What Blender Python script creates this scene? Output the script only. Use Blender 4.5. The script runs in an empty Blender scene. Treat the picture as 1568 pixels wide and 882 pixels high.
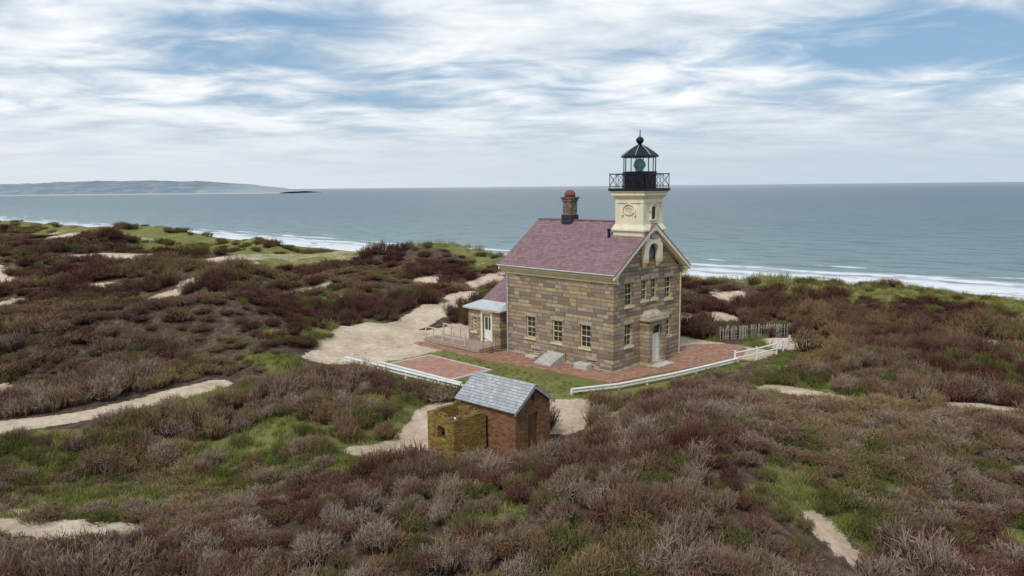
import bpy, math, random
import numpy as np
from mathutils import Matrix, Vector
random.seed(7); rng=np.random.default_rng(11)
sc=bpy.context.scene
R=math.radians

# ------------------------------------------------------------------ node helpers
def newmat(name):
    m=bpy.data.materials.new(name); m.use_nodes=True
    nt=m.node_tree
    return m,nt,nt.nodes['Principled BSDF']
def N(nt,t,**k):
    n=nt.nodes.new(t)
    for a,b in k.items(): setattr(n,a,b)
    return n
def L(nt,a,b): nt.links.new(a,b)
def val(nt,sock,v):
    if hasattr(v,'is_linked') or hasattr(v,'links'): L(nt,v,sock)
    else: sock.default_value=v
def M(nt,op,a,b=None,c=None,clamp=False):
    n=N(nt,'ShaderNodeMath',operation=op); n.use_clamp=clamp
    val(nt,n.inputs[0],a)
    if b is not None: val(nt,n.inputs[1],b)
    if c is not None: val(nt,n.inputs[2],c)
    return n.outputs[0]
def smooth(nt,x,a,b,lo=0.,hi=1.):
    n=N(nt,'ShaderNodeMapRange',interpolation_type='SMOOTHSTEP')
    val(nt,n.inputs[0],x); n.inputs[1].default_value=a; n.inputs[2].default_value=b
    n.inputs[3].default_value=lo; n.inputs[4].default_value=hi
    return n.outputs[0]
def mix(nt,f,a,b,mode='MIX'):
    n=N(nt,'ShaderNodeMix',data_type='RGBA',blend_type=mode)
    val(nt,n.inputs[0],f)
    for s,v in ((n.inputs[6],a),(n.inputs[7],b)):
        if isinstance(v,(tuple,list)): s.default_value=(*v[:3],1)
        else: L(nt,v,s)
    return n.outputs[2]
def ramp(nt,x,stops,interp='LINEAR'):
    n=N(nt,'ShaderNodeValToRGB'); cr=n.color_ramp; cr.interpolation=interp
    while len(cr.elements)<len(stops): cr.elements.new(0.5)
    for e,(p,c) in zip(cr.elements,stops): e.position=p; e.color=(*c,1)
    val(nt,n.inputs[0],x); return n.outputs[0]
def noise(nt,vec,scale,detail=4,rough=.55,dist=0.):
    n=N(nt,'ShaderNodeTexNoise'); L(nt,vec,n.inputs['Vector'])
    n.inputs['Scale'].default_value=scale; n.inputs['Detail'].default_value=detail
    n.inputs['Roughness'].default_value=rough; n.inputs['Distortion'].default_value=dist
    return n.outputs[0]
def bump(nt,h,strength,dist):
    b=N(nt,'ShaderNodeBump'); b.inputs['Strength'].default_value=strength
    b.inputs['Distance'].default_value=dist; L(nt,h,b.inputs['Height']); return b.outputs[0]

def paint(name,col,rough=.6,var=.12,scale=3.,spec=.3,metal=0.,dirt=None):
    m,nt,p=newmat(name)
    tc=N(nt,'ShaderNodeTexCoord').outputs['Object']
    n=noise(nt,tc,scale,6,.65)
    a=tuple(c*(1-var*1.6) for c in col); b=tuple(min(c*(1+var),1) for c in col)
    c=ramp(nt,n,[(.3,a),(.7,b)])
    if dirt:
        n2=noise(nt,tc,scale*.5+1.3,7,.7)
        c=mix(nt,smooth(nt,n2,.52,.72),c,dirt)
    L(nt,c,p.inputs['Base Color']); p.inputs['Roughness'].default_value=rough
    p.inputs['Specular IOR Level'].default_value=spec; p.inputs['Metallic'].default_value=metal
    L(nt,bump(nt,noise(nt,tc,scale*8,4),.25,.01),p.inputs['Normal'])
    return m

def blocks(name,cols,w,h,mortar,mt,mode='wall',rough=.85,stain=None,stain_amt=.5,bmp=.03,wob=.3,mott=.42):
    """coursed stone / brick / slate: every block gets its own tone"""
    m,nt,p=newmat(name)
    tc=N(nt,'ShaderNodeTexCoord').outputs['Object']
    s=N(nt,'ShaderNodeSeparateXYZ'); L(nt,tc,s.inputs[0])
    X,Y,Z=s.outputs
    if mode=='wall': U=M(nt,'ADD',X,Y); V=Z
    elif mode=='floor': U=X; V=Y
    elif mode=='roofx': U=Y; V=Z
    elif mode=='roofy': U=X; V=Z
    v=M(nt,'DIVIDE',V,h); row=M(nt,'FLOOR',v); fv=M(nt,'SUBTRACT',v,row)
    wn=N(nt,'ShaderNodeTexWhiteNoise',noise_dimensions='1D'); L(nt,M(nt,'ADD',row,.37),wn.inputs['W'])
    u=M(nt,'ADD',M(nt,'DIVIDE',U,w),M(nt,'MULTIPLY',wn.outputs[0],9.))
    u=M(nt,'ADD',u,M(nt,'MULTIPLY',M(nt,'SINE',M(nt,'ADD',M(nt,'MULTIPLY',u,2.3),M(nt,'MULTIPLY',row,4.1))),wob))
    col=M(nt,'FLOOR',u); fu=M(nt,'SUBTRACT',u,col)
    cx=N(nt,'ShaderNodeCombineXYZ'); L(nt,row,cx.inputs[0]); L(nt,col,cx.inputs[1])
    w2=N(nt,'ShaderNodeTexWhiteNoise',noise_dimensions='3D'); L(nt,cx.outputs[0],w2.inputs['Vector'])
    k=len(cols)
    c=ramp(nt,w2.outputs[0],[((i)/k,cc) for i,cc in enumerate(cols)],'CONSTANT')
    g=noise(nt,tc,2.2,8,.7); g2=noise(nt,tc,14,5,.7)
    c=mix(nt,.65,c,ramp(nt,g2,[(.3,(mott,mott,mott)),(.7,(1.,1.,1.))]),'MULTIPLY')
    if stain: c=mix(nt,smooth(nt,g,.45,.68,0,stain_amt),c,stain)
    eu=M(nt,'MULTIPLY',M(nt,'MINIMUM',fu,M(nt,'SUBTRACT',1.,fu)),w)
    ev=M(nt,'MULTIPLY',M(nt,'MINIMUM',fv,M(nt,'SUBTRACT',1.,fv)),h)
    e=M(nt,'MINIMUM',eu,ev); k=smooth(nt,e,mt*.45,mt)
    c=mix(nt,k,mortar,c)
    L(nt,c,p.inputs['Base Color']); p.inputs['Roughness'].default_value=rough
    p.inputs['Specular IOR Level'].default_value=.2
    hh=M(nt,'ADD',k,M(nt,'MULTIPLY',g2,.5)); hh=M(nt,'ADD',hh,M(nt,'MULTIPLY',w2.outputs[0],.4))
    L(nt,bump(nt,hh,.8,bmp),p.inputs['Normal'])
    return m

# ------------------------------------------------------------------ materials
m_stone=blocks('granite_blocks',[(.48,.345,.20),(.335,.26,.19),(.41,.335,.26),(.55,.415,.235),(.26,.20,.15),(.46,.34,.215),(.37,.31,.245),(.51,.42,.30),(.42,.29,.165),(.30,.245,.195)],.78,.29,(.175,.14,.11),.028,stain=(.27,.205,.15),stain_amt=.55,mott=.55,bmp=.03)
m_stonetrim=paint('dressed_stone',(.44,.365,.275),.85,.22,2.5)
m_slate=blocks('pink_slate',[(.305,.175,.185),(.265,.155,.17),(.35,.205,.205),(.30,.185,.20),(.24,.145,.155)],.36,.135,(.14,.085,.095),.013,'roofx',.55,stain=(.33,.235,.235),stain_amt=.6,bmp=.014,mott=.55)
m_slate2=blocks('grey_slate',[(.42,.43,.44),(.36,.37,.39),(.49,.50,.51),(.40,.41,.42)],.4,.11,(.20,.20,.20),.014,'roofx',.6,stain=(.56,.56,.55),stain_amt=.7,bmp=.012,mott=.6)
m_brick=blocks('old_red_brick',[(.31,.125,.06),(.24,.095,.05),(.37,.17,.08),(.19,.08,.045),(.32,.17,.10)],.24,.085,(.22,.15,.10),.012,'wall',stain=(.36,.21,.08),stain_amt=.6)
m_lichen=blocks('lichen_brick',[(.34,.22,.05),(.27,.15,.05),(.42,.29,.07),(.22,.10,.045),(.32,.16,.06)],.24,.085,(.17,.12,.05),.014,'wall',stain=(.44,.33,.07),stain_amt=.7,bmp=.05)
m_pave=blocks('brick_paving',[(.52,.235,.165),(.45,.195,.14),(.58,.28,.205),(.50,.245,.18)],.4,.2,(.33,.2,.15),.02,'floor',stain=(.54,.38,.29),stain_amt=.7,bmp=.01)
m_pave2=blocks('worn_brick_paving',[(.42,.19,.12),(.35,.155,.10),(.49,.24,.16),(.39,.19,.13)],.4,.2,(.25,.16,.11),.02,'floor',stain=(.47,.35,.24),stain_amt=.75,bmp=.01)
m_cream=paint('cream_paint',(.78,.71,.53),.5,.06,1.5,dirt=(.66,.58,.43))
m_ochre=paint('ochre_trim_paint',(.66,.56,.34),.55,.1,1.5)
m_white=paint('white_paint',(.80,.79,.77),.5,.06,2,dirt=(.6,.58,.53))
m_black=paint('black_iron_paint',(.012,.013,.018),.45,.2,4)
m_lead=paint('dark_flashing',(.035,.037,.042),.6,.3,4)
m_lightroof=paint('painted_metal_roof',(.52,.55,.55),.5,.15,2)
m_wood=paint('weathered_wood',(.47,.44,.39),.85,.25,5)
m_deck=paint('deck_boards',(.40,.29,.23),.8,.2,5)
m_conc=paint('concrete',(.52,.49,.44),.9,.15,3)
m_red=paint('terracotta_pot',(.24,.07,.045),.7,.2,6)
m_brown=paint('brown_door',(.17,.085,.045),.7,.2,4)
m_pinkrail=paint('railing_paint',(.62,.52,.45),.6,.1,3)
def glassmat():
    m,nt,p=newmat('window_glass')
    p.inputs['Base Color'].default_value=(.02,.022,.024,1); p.inputs['Roughness'].default_value=.08
    p.inputs['Specular IOR Level'].default_value=.7
    tc=N(nt,'ShaderNodeTexCoord').outputs['Object']
    L(nt,bump(nt,noise(nt,tc,2.5,2),.12,.02),p.inputs['Normal']); return m
m_glass=glassmat()
def clearglass():
    m,nt,p=newmat('lantern_glass'); nt.nodes.remove(p)
    t=N(nt,'ShaderNodeBsdfTransparent'); t.inputs[0].default_value=(.96,.98,.98,1)
    g=N(nt,'ShaderNodeBsdfGlossy'); g.inputs['Roughness'].default_value=.05
    x=N(nt,'ShaderNodeMixShader'); x.inputs[0].default_value=.07
    L(nt,t.outputs[0],x.inputs[1]); L(nt,g.outputs[0],x.inputs[2])
    L(nt,x.outputs[0],nt.nodes['Material Output'].inputs[0]); return m
m_clear=clearglass()
def lensmat():
    m,nt,p=newmat('fresnel_glass'); p.inputs['Base Color'].default_value=(.14,.55,.40,1)
    p.inputs['Roughness'].default_value=.12; p.inputs['Transmission Weight'].default_value=.25
    p.inputs['Specular IOR Level'].default_value=.9; return m
m_lens=lensmat()

# ------------------------------------------------------------------ mesh helpers
def mesh_obj(name,verts,faces,mat,parent=None,smoothf=False):
    me=bpy.data.meshes.new(name); me.from_pydata([tuple(v) for v in verts],[],faces); me.update()
    if mat: me.materials.append(mat)
    if smoothf:
        for p in me.polygons: p.use_smooth=True
    o=bpy.data.objects.new(name,me); sc.collection.objects.link(o)
    if parent: o.parent=parent
    return o
class B:
    """collects boxes/prisms into one mesh"""
    def __init__(s): s.v=[]; s.f=[]
    def add(s,v,f):
        k=len(s.v); s.v+= [tuple(map(float,a)) for a in v]; s.f+=[tuple(i+k for i in q) for q in f]; return s
    def box(s,lo,hi):
        (a,b,c),(d,e,g)=lo,hi
        return s.add([(a,b,c),(d,b,c),(d,e,c),(a,e,c),(a,b,g),(d,b,g),(d,e,g),(a,e,g)],
          [(0,3,2,1),(4,5,6,7),(0,1,5,4),(1,2,6,5),(2,3,7,6),(3,0,4,7)])
    def frust(s,lo,hi,lo2,hi2,z0,z1):
        (a,b),(c,d)=lo,hi; (e,f),(g,h)=lo2,hi2
        return s.add([(a,b,z0),(c,b,z0),(c,d,z0),(a,d,z0),(e,f,z1),(g,f,z1),(g,h,z1),(e,h,z1)],
          [(0,3,2,1),(4,5,6,7),(0,1,5,4),(1,2,6,5),(2,3,7,6),(3,0,4,7)])
    def prism(s,poly,ax,a,b):
        n=len(poly)
        def P(q,t):
            if ax==0: return (t,q[0],q[1])
            if ax==1: return (q[0],t,q[1])
            return (q[0],q[1],t)
        v=[P(q,a) for q in poly]+[P(q,b) for q in poly]
        f=[tuple(range(n))[::-1],tuple(range(n,2*n))]+[(i,(i+1)%n,n+(i+1)%n,n+i) for i in range(n)]
        return s.add(v,f)
    def bar(s,p,q,r,n=4):
        p=Vector(p);q=Vector(q);d=(q-p).normalized()
        u=d.orthogonal().normalized(); w=d.cross(u)
        v=[];
        for c in (p,q):
            for i in range(n):
                t=2*math.pi*(i+.5)/n; v.append(c+u*math.cos(t)*r+w*math.sin(t)*r)
        f=[tuple(range(n))[::-1],tuple(range(n,2*n))]+[(i,(i+1)%n,n+(i+1)%n,n+i) for i in range(n)]
        return s.add(v,f)
    def lathe(s,prof,c,n=8,rot=0.):
        v=[];f=[]
        for (r,z) in prof:
            for i in range(n):
                t=2*math.pi*i/n+rot; v.append((c[0]+r*math.cos(t),c[1]+r*math.sin(t),z))
        for j in range(len(prof)-1):
            for i in range(n):
                f.append((j*n+i,j*n+(i+1)%n,(j+1)*n+(i+1)%n,(j+1)*n+i))
        f.append(tuple(range(n))[::-1]); f.append(tuple(range((len(prof)-1)*n,len(prof)*n)))
        return s.add(v,f)
    def obj(s,name,mat,parent=None,bevel=0.,smoothf=False):
        o=mesh_obj(name,s.v,s.f,mat,parent,smoothf)
        if bevel:
            b=o.modifiers.new('bevel','BEVEL'); b.width=bevel; b.segments=1; b.limit_method='ANGLE'
        return o
def empty(name,loc,rz):
    e=bpy.data.objects.new(name,None); e.location=loc; e.rotation_euler=(0,0,rz)
    sc.collection.objects.link(e); return e

def wall(b,plane,off,u0,u1,z0,z1,ops,depth,inward):
    us=sorted(set([u0,u1]+[o[0] for o in ops]+[o[1] for o in ops]))
    zs=sorted(set([z0,z1]+[o[2] for o in ops]+[o[3] for o in ops]))
    def P(u,z,d=0):
        return (off+d*inward,u,z) if plane=='x' else (u,off+d*inward,z)
    for i in range(len(us)-1):
        for j in range(len(zs)-1):
            cu=(us[i]+us[i+1])/2; cz=(zs[j]+zs[j+1])/2
            if any(o[0]<cu<o[1] and o[2]<cz<o[3] for o in ops): continue
            b.add([P(us[i],zs[j]),P(us[i+1],zs[j]),P(us[i+1],zs[j+1]),P(us[i],zs[j+1])],[(0,1,2,3)])
    for (a,c,d,e) in ops:
        for (p,q) in (((a,d),(c,d)),((c,d),(c,e)),((c,e),(a,e)),((a,e),(a,d))):
            b.add([P(*p),P(*q),P(*q,depth),P(*p,depth)],[(0,1,2,3)])

def window(parent,plane,off,inward,u0,u1,z0,z1,depth=.16,cols=2,rows=4,frame=.07,sill=True,lintel=True,fm=None):
    fm=fm or m_ochre
    def bx(b,a,c,d0,d1,z_0,z_1):
        x0,x1=sorted((off+d0*inward,off+d1*inward))
        if plane=='x': b.box((x0,a,z_0),(x1,c,z_1))
        else: b.box((a,x0,z_0),(c,x1,z_1))
    g=B(); bx(g,u0+.02,u1-.02,depth+.03,depth+.05,z0+.02,z1-.02); g.obj('glass',m_glass,parent)
    f=B()
    bx(f,u0,u0+frame,depth-.05,depth+.02,z0,z1); bx(f,u1-frame,u1,depth-.05,depth+.02,z0,z1)
    bx(f,u0+frame,u1-frame,depth-.05,depth+.02,z1-frame,z1); bx(f,u0+frame,u1-frame,depth-.05,depth+.02,z0,z0+frame)
    zm=(z0+z1)/2; bx(f,u0+frame,u1-frame,depth-.045,depth+.02,zm-.035,zm+.035)
    for i in range(1,cols):
        u=u0+(u1-u0)*i/cols; bx(f,u-.014,u+.014,depth-.02,depth+.02,z0+frame,zm-.036); bx(f,u-.014,u+.014,depth-.02,depth+.02,zm+.036,z1-frame)
    for i in range(1,rows):
        if rows%2==0 and i==rows//2: continue
        z=z0+(z1-z0)*i/rows; bx(f,u0+frame,u1-frame,depth-.017,depth+.018,z-.012,z+.012)
    f.obj('window_frame',fm,parent)
    if sill:
        b=B(); bx(b,u0-.12,u1+.12,-.10,.0-.002,z0-.17,z0-.005); b.obj('window_sill',m_ochre,parent,.01)
    if lintel:
        b=B(); bx(b,u0-.14,u1+.14,-.035,-.002,z1+.0,z1+.26); b.obj('window_lintel',m_stonetrim,parent,.01)

# ================================================================== LIGHTHOUSE
A=(7.0,50.36,0.); LH=empty('stone_lighthouse',A,R(45))
W=8.56; D=10.5; HW=6.5; RZ=10.35; cx=W/2
b=B()
wl=[(2.02,2.98,1.45,3.1),(4.72,5.68,1.45,3.1),(7.42,8.38,1.45,3.1)]
bas=[(1.55,2.25,.22,.62),(7.0,7.7,.22,.62)]
wall(b,'x',0,0,D,-.5,HW,wl+bas,.32,1)
fr=[(1.35,2.25,1.65,3.25),(6.3,7.2,1.65,3.25),(1.35,2.25,4.55,6.2),(6.3,7.2,4.55,6.2),(3.3,4.05,4.75,6.25),(4.51,5.26,4.75,6.25)]
wall(b,'y',0,0,W,-.5,HW,fr,.32,1)
wall(b,'x',W,0,D,-.5,HW,[],.3,-1); wall(b,'y',D,0,W,-.5,HW,[],.3,-1)
b.add([(0,0,HW),(W,0,HW),(cx,0,RZ-.15)],[(0,1,2)]); b.add([(0,D,HW),(W,D,HW),(cx,D,RZ-.15)],[(0,2,1)])
b.obj('stone_walls',m_stone,LH)
B().box((.4,.4,-.3),(W-.4,D-.4,6.3)).obj('dark_interior',m_lead,LH)
b=B(); b.box((-.09,-.09,-.4),(W+.09,-.003,.12)); b.box((-.09,0,-.4),(-.003,D,.12)); b.obj('plinth',m_stonetrim,LH,.02)
q=B()
for i in range(15):
    z=.14+i*.42; l=.75 if i%2 else .42; l2=.42 if i%2 else .75
    if z+.36>HW: break
    q.box((-.022,-.022,z),(l,-.002,z+.38)); q.box((-.022,-.002,z),(-.002,l2,z+.38))
    q.box((W-l,-.022,z),(W+.02,-.002,z+.38))
    q.box((-.022,D-l2,z),(-.002,D+.02,z+.38))
q.obj('corner_quoins',m_stone,LH)
for o in wl: window(LH,'x',0,1,*o)
for o in bas: window(LH,'x',0,1,*o,cols=2,rows=2,sill=False)
for o in fr: window(LH,'y',0,1,*o,cols=2)
b=B()
for s in (0,1):
    f=(lambda x:x) if s==0 else (lambda x:W-x)
    def bb(x0,x1,z0,z1):
        a,c=sorted((f(x0),f(x1))); b.box((a,-.42,z0),(c,D+.42,z1))
    bb(-.12,-.003,6.28,6.52); bb(-.28,-.003,6.523,6.70); bb(-.45,.1,6.703,6.86)
b.obj('eave_cornice',m_ochre,LH,.015)
sl=(RZ-6.95)/(cx+.52)
def roofpoly(t,ex=.52):
    return [(-ex,RZ-sl*(cx+ex)),(cx,RZ),(W+ex,RZ-sl*(cx+ex)),(W+ex,RZ-sl*(cx+ex)-t),(cx,RZ-t),(-ex,RZ-sl*(cx+ex)-t)]
b=B(); b.prism(roofpoly(.09)[::-1],1,-.5,D+.45); b.obj('slate_roof',m_slate,LH)
b=B()
for (y0,y1) in ((-.48,-.34),(D+.3,D+.42)):
    p=[(-.50,RZ-sl*(cx+.5)-.095),(cx,RZ-.095),(W+.5,RZ-sl*(cx+.5)-.095),(W+.5,RZ-sl*(cx+.5)-.36),(cx,RZ-.42),(-.5,RZ-sl*(cx+.5)-.36)]
    b.prism(p[::-1],1,y0,y1)
b.obj('rake_boards',m_cream,LH)
b=B()
p=[(-.1,RZ-sl*(cx+.1)-.10),(cx,RZ-.10),(W+.1,RZ-sl*(cx+.1)-.10),(W+.1,RZ-sl*(cx+.1)-.52),(cx,RZ-.60),(-.1,RZ-sl*(cx+.1)-.52)]
b.prism(p[::-1],1,-.33,-.004); b.obj('gable_frieze',m_ochre,LH)
B().box((cx-.1,1.9,RZ-.02),(cx+.1,D+.4,RZ+.06)).obj('ridge_cap',m_slate,LH)
b=B(); b.bar((-.56,-.5,6.93),(-.56,D+.45,6.93),.05,8); b.bar((-.12,D-.2,.1),(-.12,D-.2,6.3),.04,8); b.obj('gutter_and_downpipe',m_lightroof,LH)
# ---- tower
ty=1.0; h=1.2
def sq(hh): return (cx-hh,ty-hh),(cx+hh,ty+hh)
b=B()
b.box((cx-1.33,ty-1.33,9.0),(cx+1.33,ty+1.33,9.75))
b.frust(*sq(1.47),*sq(1.47),9.752,9.87); b.frust(*sq(1.42),*sq(1.24),9.872,10.22)
b.frust(*sq(h),*sq(h-.04),10.222,11.75)
b.frust(*sq(h+.05),*sq(h+.05),11.752,11.86)
b.frust(*sq(h),*sq(h),11.862,12.05); b.frust(*sq(h+.02),*sq(h+.22),12.052,12.28)
b.frust(*sq(h+.26),*sq(h+.26),12.282,12.42); b.frust(*sq(h+.2),*sq(h+.36),12.422,12.60)
b.obj('tower_shaft',m_cream,LH,.012)
b=B()
for sx in (-1,1):
    for sy in (-1,1):
        x=cx+sx*(h-.1); y=ty+sy*(h-.1); b.box((x-.125,y-.125,10.223),(x+.125,y+.125,11.75))
b.obj('tower_corner_boards',m_cream,LH)
b=B(); b.box((cx-.45,ty-1.36,9.2),(cx+.45,ty-1.333,9.6)); b.obj('date_panel',m_black,LH)
b=B(); b.box((cx-.40,ty-1.375,9.24),(cx+.40,ty-1.362,9.56)); b.obj('date_stone',m_stonetrim,LH)
def archpoly(c,r,z0,zs,n=10):
    return [(c-r,z0)]+[(c-r*math.cos(math.pi*i/n),zs+r*math.sin(math.pi*i/n)) for i in range(n+1)]+[(c+r,z0)]
def arch_frame(b,c,ro,ri,z0,zs,ax,a,d,top=None):
    n=10
    def P(q,t): return (t,q[0],q[1]) if ax==0 else (q[0],t,q[1])
    inn=archpoly(c,ri,z0,zs,n)
    if top is None: out=archpoly(c,ro,z0,zs,n)
    else:
        out=[(c-ro,z0)]
        for i in range(n+1):
            t=math.pi*i/n; x=-math.cos(t); y=math.sin(t); k=max(abs(x),abs(y))
            out.append((c+ro*x/k, zs+(top-zs)*y/k))
        out.append((c+ro,z0))
    m=len(inn); v=[P(q,a) for q in inn]+[P(q,a) for q in out]+[P(q,d) for q in inn]+[P(q,d) for q in out]
    f=[]
    for i in range(m-1):
        f+= [(i,i+1,m+i+1,m+i),(2*m+i,3*m+i,3*m+i+1,2*m+i+1),(i,2*m+i,2*m+i+1,i+1),(m+i,m+i+1,3*m+i+1,3*m+i)]
    f+=[(0,m,3*m,2*m),(m-1,3*m-1,4*m-1,2*m-1)]
    b.add(v,f)
b=B(); arch_frame(b,cx,1.12,.62,7.75,8.25,1,-.36,-.05,top=8.998); b.obj('tower_arch',m_cream,LH)
b=B(); 
for s in (-1,1):
    x=cx+s*.87; b.frust((x-.25,-.36),(x+.25,-.05),(x-.25,-.36),(x+.25,-.05),7.5,7.748); b.frust((x-.15,-.16),(x+.15,-.05),(x-.22,-.33),(x+.22,-.05),7.15,7.498)
b.obj('arch_brackets',m_ochre,LH)
b=B(); b.prism(archpoly(cx,.6,7.7,8.25),1,-.045,-.02); b.obj('arch_opening',m_lead,LH)
b=B(); b.prism(archpoly(cx,.36,7.75,8.2),1,-.075,-.048); b.obj('arch_window',m_glass,LH)
xf=cx-h
b=B()
n=20; ro,ri=.42,.30
v=[];f=[]
for i in range(n):
    t=2*math.pi*i/n
    for r,x in ((ri,xf-.07),(ro,xf-.07),(ro,xf+.03),(ri,xf+.0)):
        v.append((x,ty+r*1.1*math.cos(t),11.2+r*.75*math.sin(t)))
for i in range(n):
    a=4*i;c=4*((i+1)%n)
    f+= [(a,a+1,c+1,c),(a+1,a+2,c+2,c+1),(a,c,c+3,a+3)]
b.add(v,f); b.obj('oval_medallion_rim',m_cream,LH)
b=B(); b.prism([(ty+.3*1.1*math.cos(2*math.pi*i/16),11.2+.3*.75*math.sin(2*math.pi*i/16)) for i in range(16)],0,xf-.03,xf-.01); b.obj('oval_medallion',m_ochre,LH)
b=B(); arch_frame(b,ty,.60,.50,10.95,11.15,0,xf-.12,xf+.02); b.obj('medallion_hood',m_cream,LH)
b=B(); b.box((xf-.14,ty-.62,10.86),(xf+.02,ty-.48,10.948)); b.box((xf-.14,ty+.48,10.86),(xf+.02,ty+.62,10.948)); b.obj('hood_corbels',m_cream,LH)
yf=ty-h
b=B(); b.prism(archpoly(cx,.24,10.6,11.3),1,yf-.035,yf-.01); b.obj('tower_window_glass',m_glass,LH)
b=B(); arch_frame(b,cx,.36,.24,10.6,11.3,1,yf-.09,yf+.02); arch_frame(b,cx,.46,.38,11.15,11.32,1,yf-.13,yf+.02)
b.box((cx-.42,yf-.12,10.5),(cx+.42,yf+.02,10.598)); b.obj('tower_window_trim',m_cream,LH)
b=B(); b.box((cx-.016,yf-.055,10.6),(cx+.016,yf-.036,11.5)); b.box((cx-.22,yf-.055,11.0),(cx+.22,yf-.037,11.03)); b.obj('tower_window_bars',m_black,LH)
# gallery
G=1.6
b=B(); b.frust(*sq(1.5),*sq(G),12.602,12.66); b.frust(*sq(G),*sq(G),12.662,12.80); b.obj('gallery_deck',m_black,LH)
b=B(); zt=13.82; g=G-.08
cs=[(-g,-g),(g,-g),(g,g),(-g,g)]
for i in range(4):
    p,q2=cs[i],cs[(i+1)%4]
    def PT(t,z): return (cx+p[0]+(q2[0]-p[0])*t, ty+p[1]+(q2[1]-p[1])*t, z)
    b.bar(PT(0,zt),PT(1,zt),.035); b.bar(PT(0,12.95),PT(1,12.95),.022)
    nb=4
    for k in range(nb+1):
        b.bar(PT(k/nb,12.8),PT(k/nb,zt+(.08 if k in(0,nb) else 0)),.034 if k in (0,nb) else .022)
    for k in range(nb):
        b.bar(PT(k/nb,12.95),PT((k+1)/nb,zt),.018); b.bar(PT((k+1)/nb,12.95),PT(k/nb,zt),.018)
b.obj('gallery_railing',m_black,LH)
# lantern
c=(cx,ty); r8=R(22.5)
b=B(); b.lathe([(1.22,12.8),(1.22,13.88),(1.27,13.90),(1.27,13.98),(1.15,14.0)],c,8,r8); b.obj('lantern_drum',m_black,LH)
b=B()
for i in range(8):
    t=2*math.pi*i/8+r8; b.bar((cx+1.16*math.cos(t),ty+1.16*math.sin(t),13.98),(cx+1.16*math.cos(t),ty+1.16*math.sin(t),15.0),.045)
b.obj('lantern_mullions',m_black,LH)
b=B()
for i in range(8):
    t=2*math.pi*i/8+r8;t2=t+2*math.pi/8; r=1.11
    b.add([(cx+r*math.cos(t),ty+r*math.sin(t),13.99),(cx+r*math.cos(t2),ty+r*math.sin(t2),13.99),(cx+r*math.cos(t2),ty+r*math.sin(t2),15.0),(cx+r*math.cos(t),ty+r*math.sin(t),15.0)],[(0,1,2,3)])
b.obj('lantern_glazing',m_clear,LH)
b=B(); b.lathe([(1.2,14.98),(1.38,15.02),(1.38,15.1),(.98,15.42),(.55,15.70),(.26,15.86),(.2,15.9)],c,8,r8); b.obj('lantern_roof',m_black,LH)
b=B()
for i in range(8):
    t=2*math.pi*i/8+r8; pr=[(1.39,15.12),(.99,15.44),(.56,15.72),(.27,15.88)]
    for (a0,z0),(a1,z1) in zip(pr[:-1],pr[1:]): b.bar((cx+a0*math.cos(t),ty+a0*math.sin(t),z0),(cx+a1*math.cos(t),ty+a1*math.sin(t),z1),.022)
b.obj('roof_ribs',m_lightroof,LH)
b=B(); b.lathe([(.16,15.86),(.14,16.0),(.2,16.03),(.27,16.12),(.29,16.24),(.25,16.36),(.14,16.44),(.05,16.48),(.03,16.9),(.008,17.0)],c,16); b.obj('ventilator_ball',m_black,LH,smoothf=True)
b=B(); pr=[(.12,14.0),(.3,14.08)]
for i in range(10):
    z=14.1+i*.075; r=.20+.24*math.sin(math.pi*(i+.8)/10.6); pr+=[(r,z),(r+.03,z+.04),(r-.01,z+.07)]
pr+=[(.12,14.92)]
b.lathe(pr,c,16); b.obj('fresnel_lens',m_lens,LH)
B().lathe([(.09,13.98),(.09,14.1)],c,8).obj('lens_pedestal',m_black,LH)
# chimney
cy=7.6
b=B(); b.box((cx-.48,cy-.48,9.3),(cx+.48,cy+.48,10.75)); b.frust((cx-.52,cy-.52),(cx+.52,cy+.52),(cx-.44,cy-.44),(cx+.44,cy+.44),10.2,10.5); b.obj('chimney_flashing',m_lead,LH)
m_chim=blocks('chimney_brick',[(.20,.135,.10),(.26,.17,.12),(.15,.105,.08),(.31,.23,.16)],.3,.12,(.3,.25,.2),.014,'wall')
b=B(); b.box((cx-.40,cy-.40,10.75),(cx+.40,cy+.40,12.0)); b.box((cx-.46,cy-.46,11.8),(cx+.46,cy+.46,12.0+.002)); b.box((cx-.53,cy-.53,12.0+.004),(cx+.53,cy+.53,12.16)); b.obj('chimney_shaft',m_chim,LH,.01)
b=B(); b.lathe([(.42,12.165),(.43,12.35),(.40,12.5),(.31,12.62),(.18,12.69),(.02,12.7)],(cx,cy),16); b.obj('chimney_pot',m_red,LH,smoothf=True)
B().lathe([(.11,8.2),(.11,9.75),(.15,9.77),(.15,9.85),(.05,9.9)],(2.75,2.55),10).obj('vent_pipe',m_black,LH)
# stone portico round the front door
b=B()
arch_frame(b,cx,1.1,.66,.0,2.35,1,-.8,-.55,top=3.3)
b.box((cx-1.1,-.548,-.3),(cx-.72,-.003,3.3)); b.box((cx+.72,-.548,-.3),(cx+1.1,-.003,3.3)); b.box((cx-.69,-.548,3.02),(cx+.69,-.003,3.3))
b.obj('portico_stone',m_stone,LH)
b=B(); b.box((cx-1.25,-.95,3.302),(cx+1.25,-.003,3.48)); b.box((cx-1.12,-.84,3.482),(cx+1.12,-.003,3.66)); b.frust((cx-.95,-.7),(cx+.95,-.003),(cx-.6,-.4),(cx+.6,-.003),3.662,3.95)
b.box((cx-1.2,-.95,-.3),(cx+1.2,-.552,.1)); b.obj('portico_cap',m_stonetrim,LH,.02)
b=B(); b.box((cx-.68,-.54,.1),(cx+.68,-.48,3.0)); b.obj('front_door',m_cream,LH)
b=B()
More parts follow.
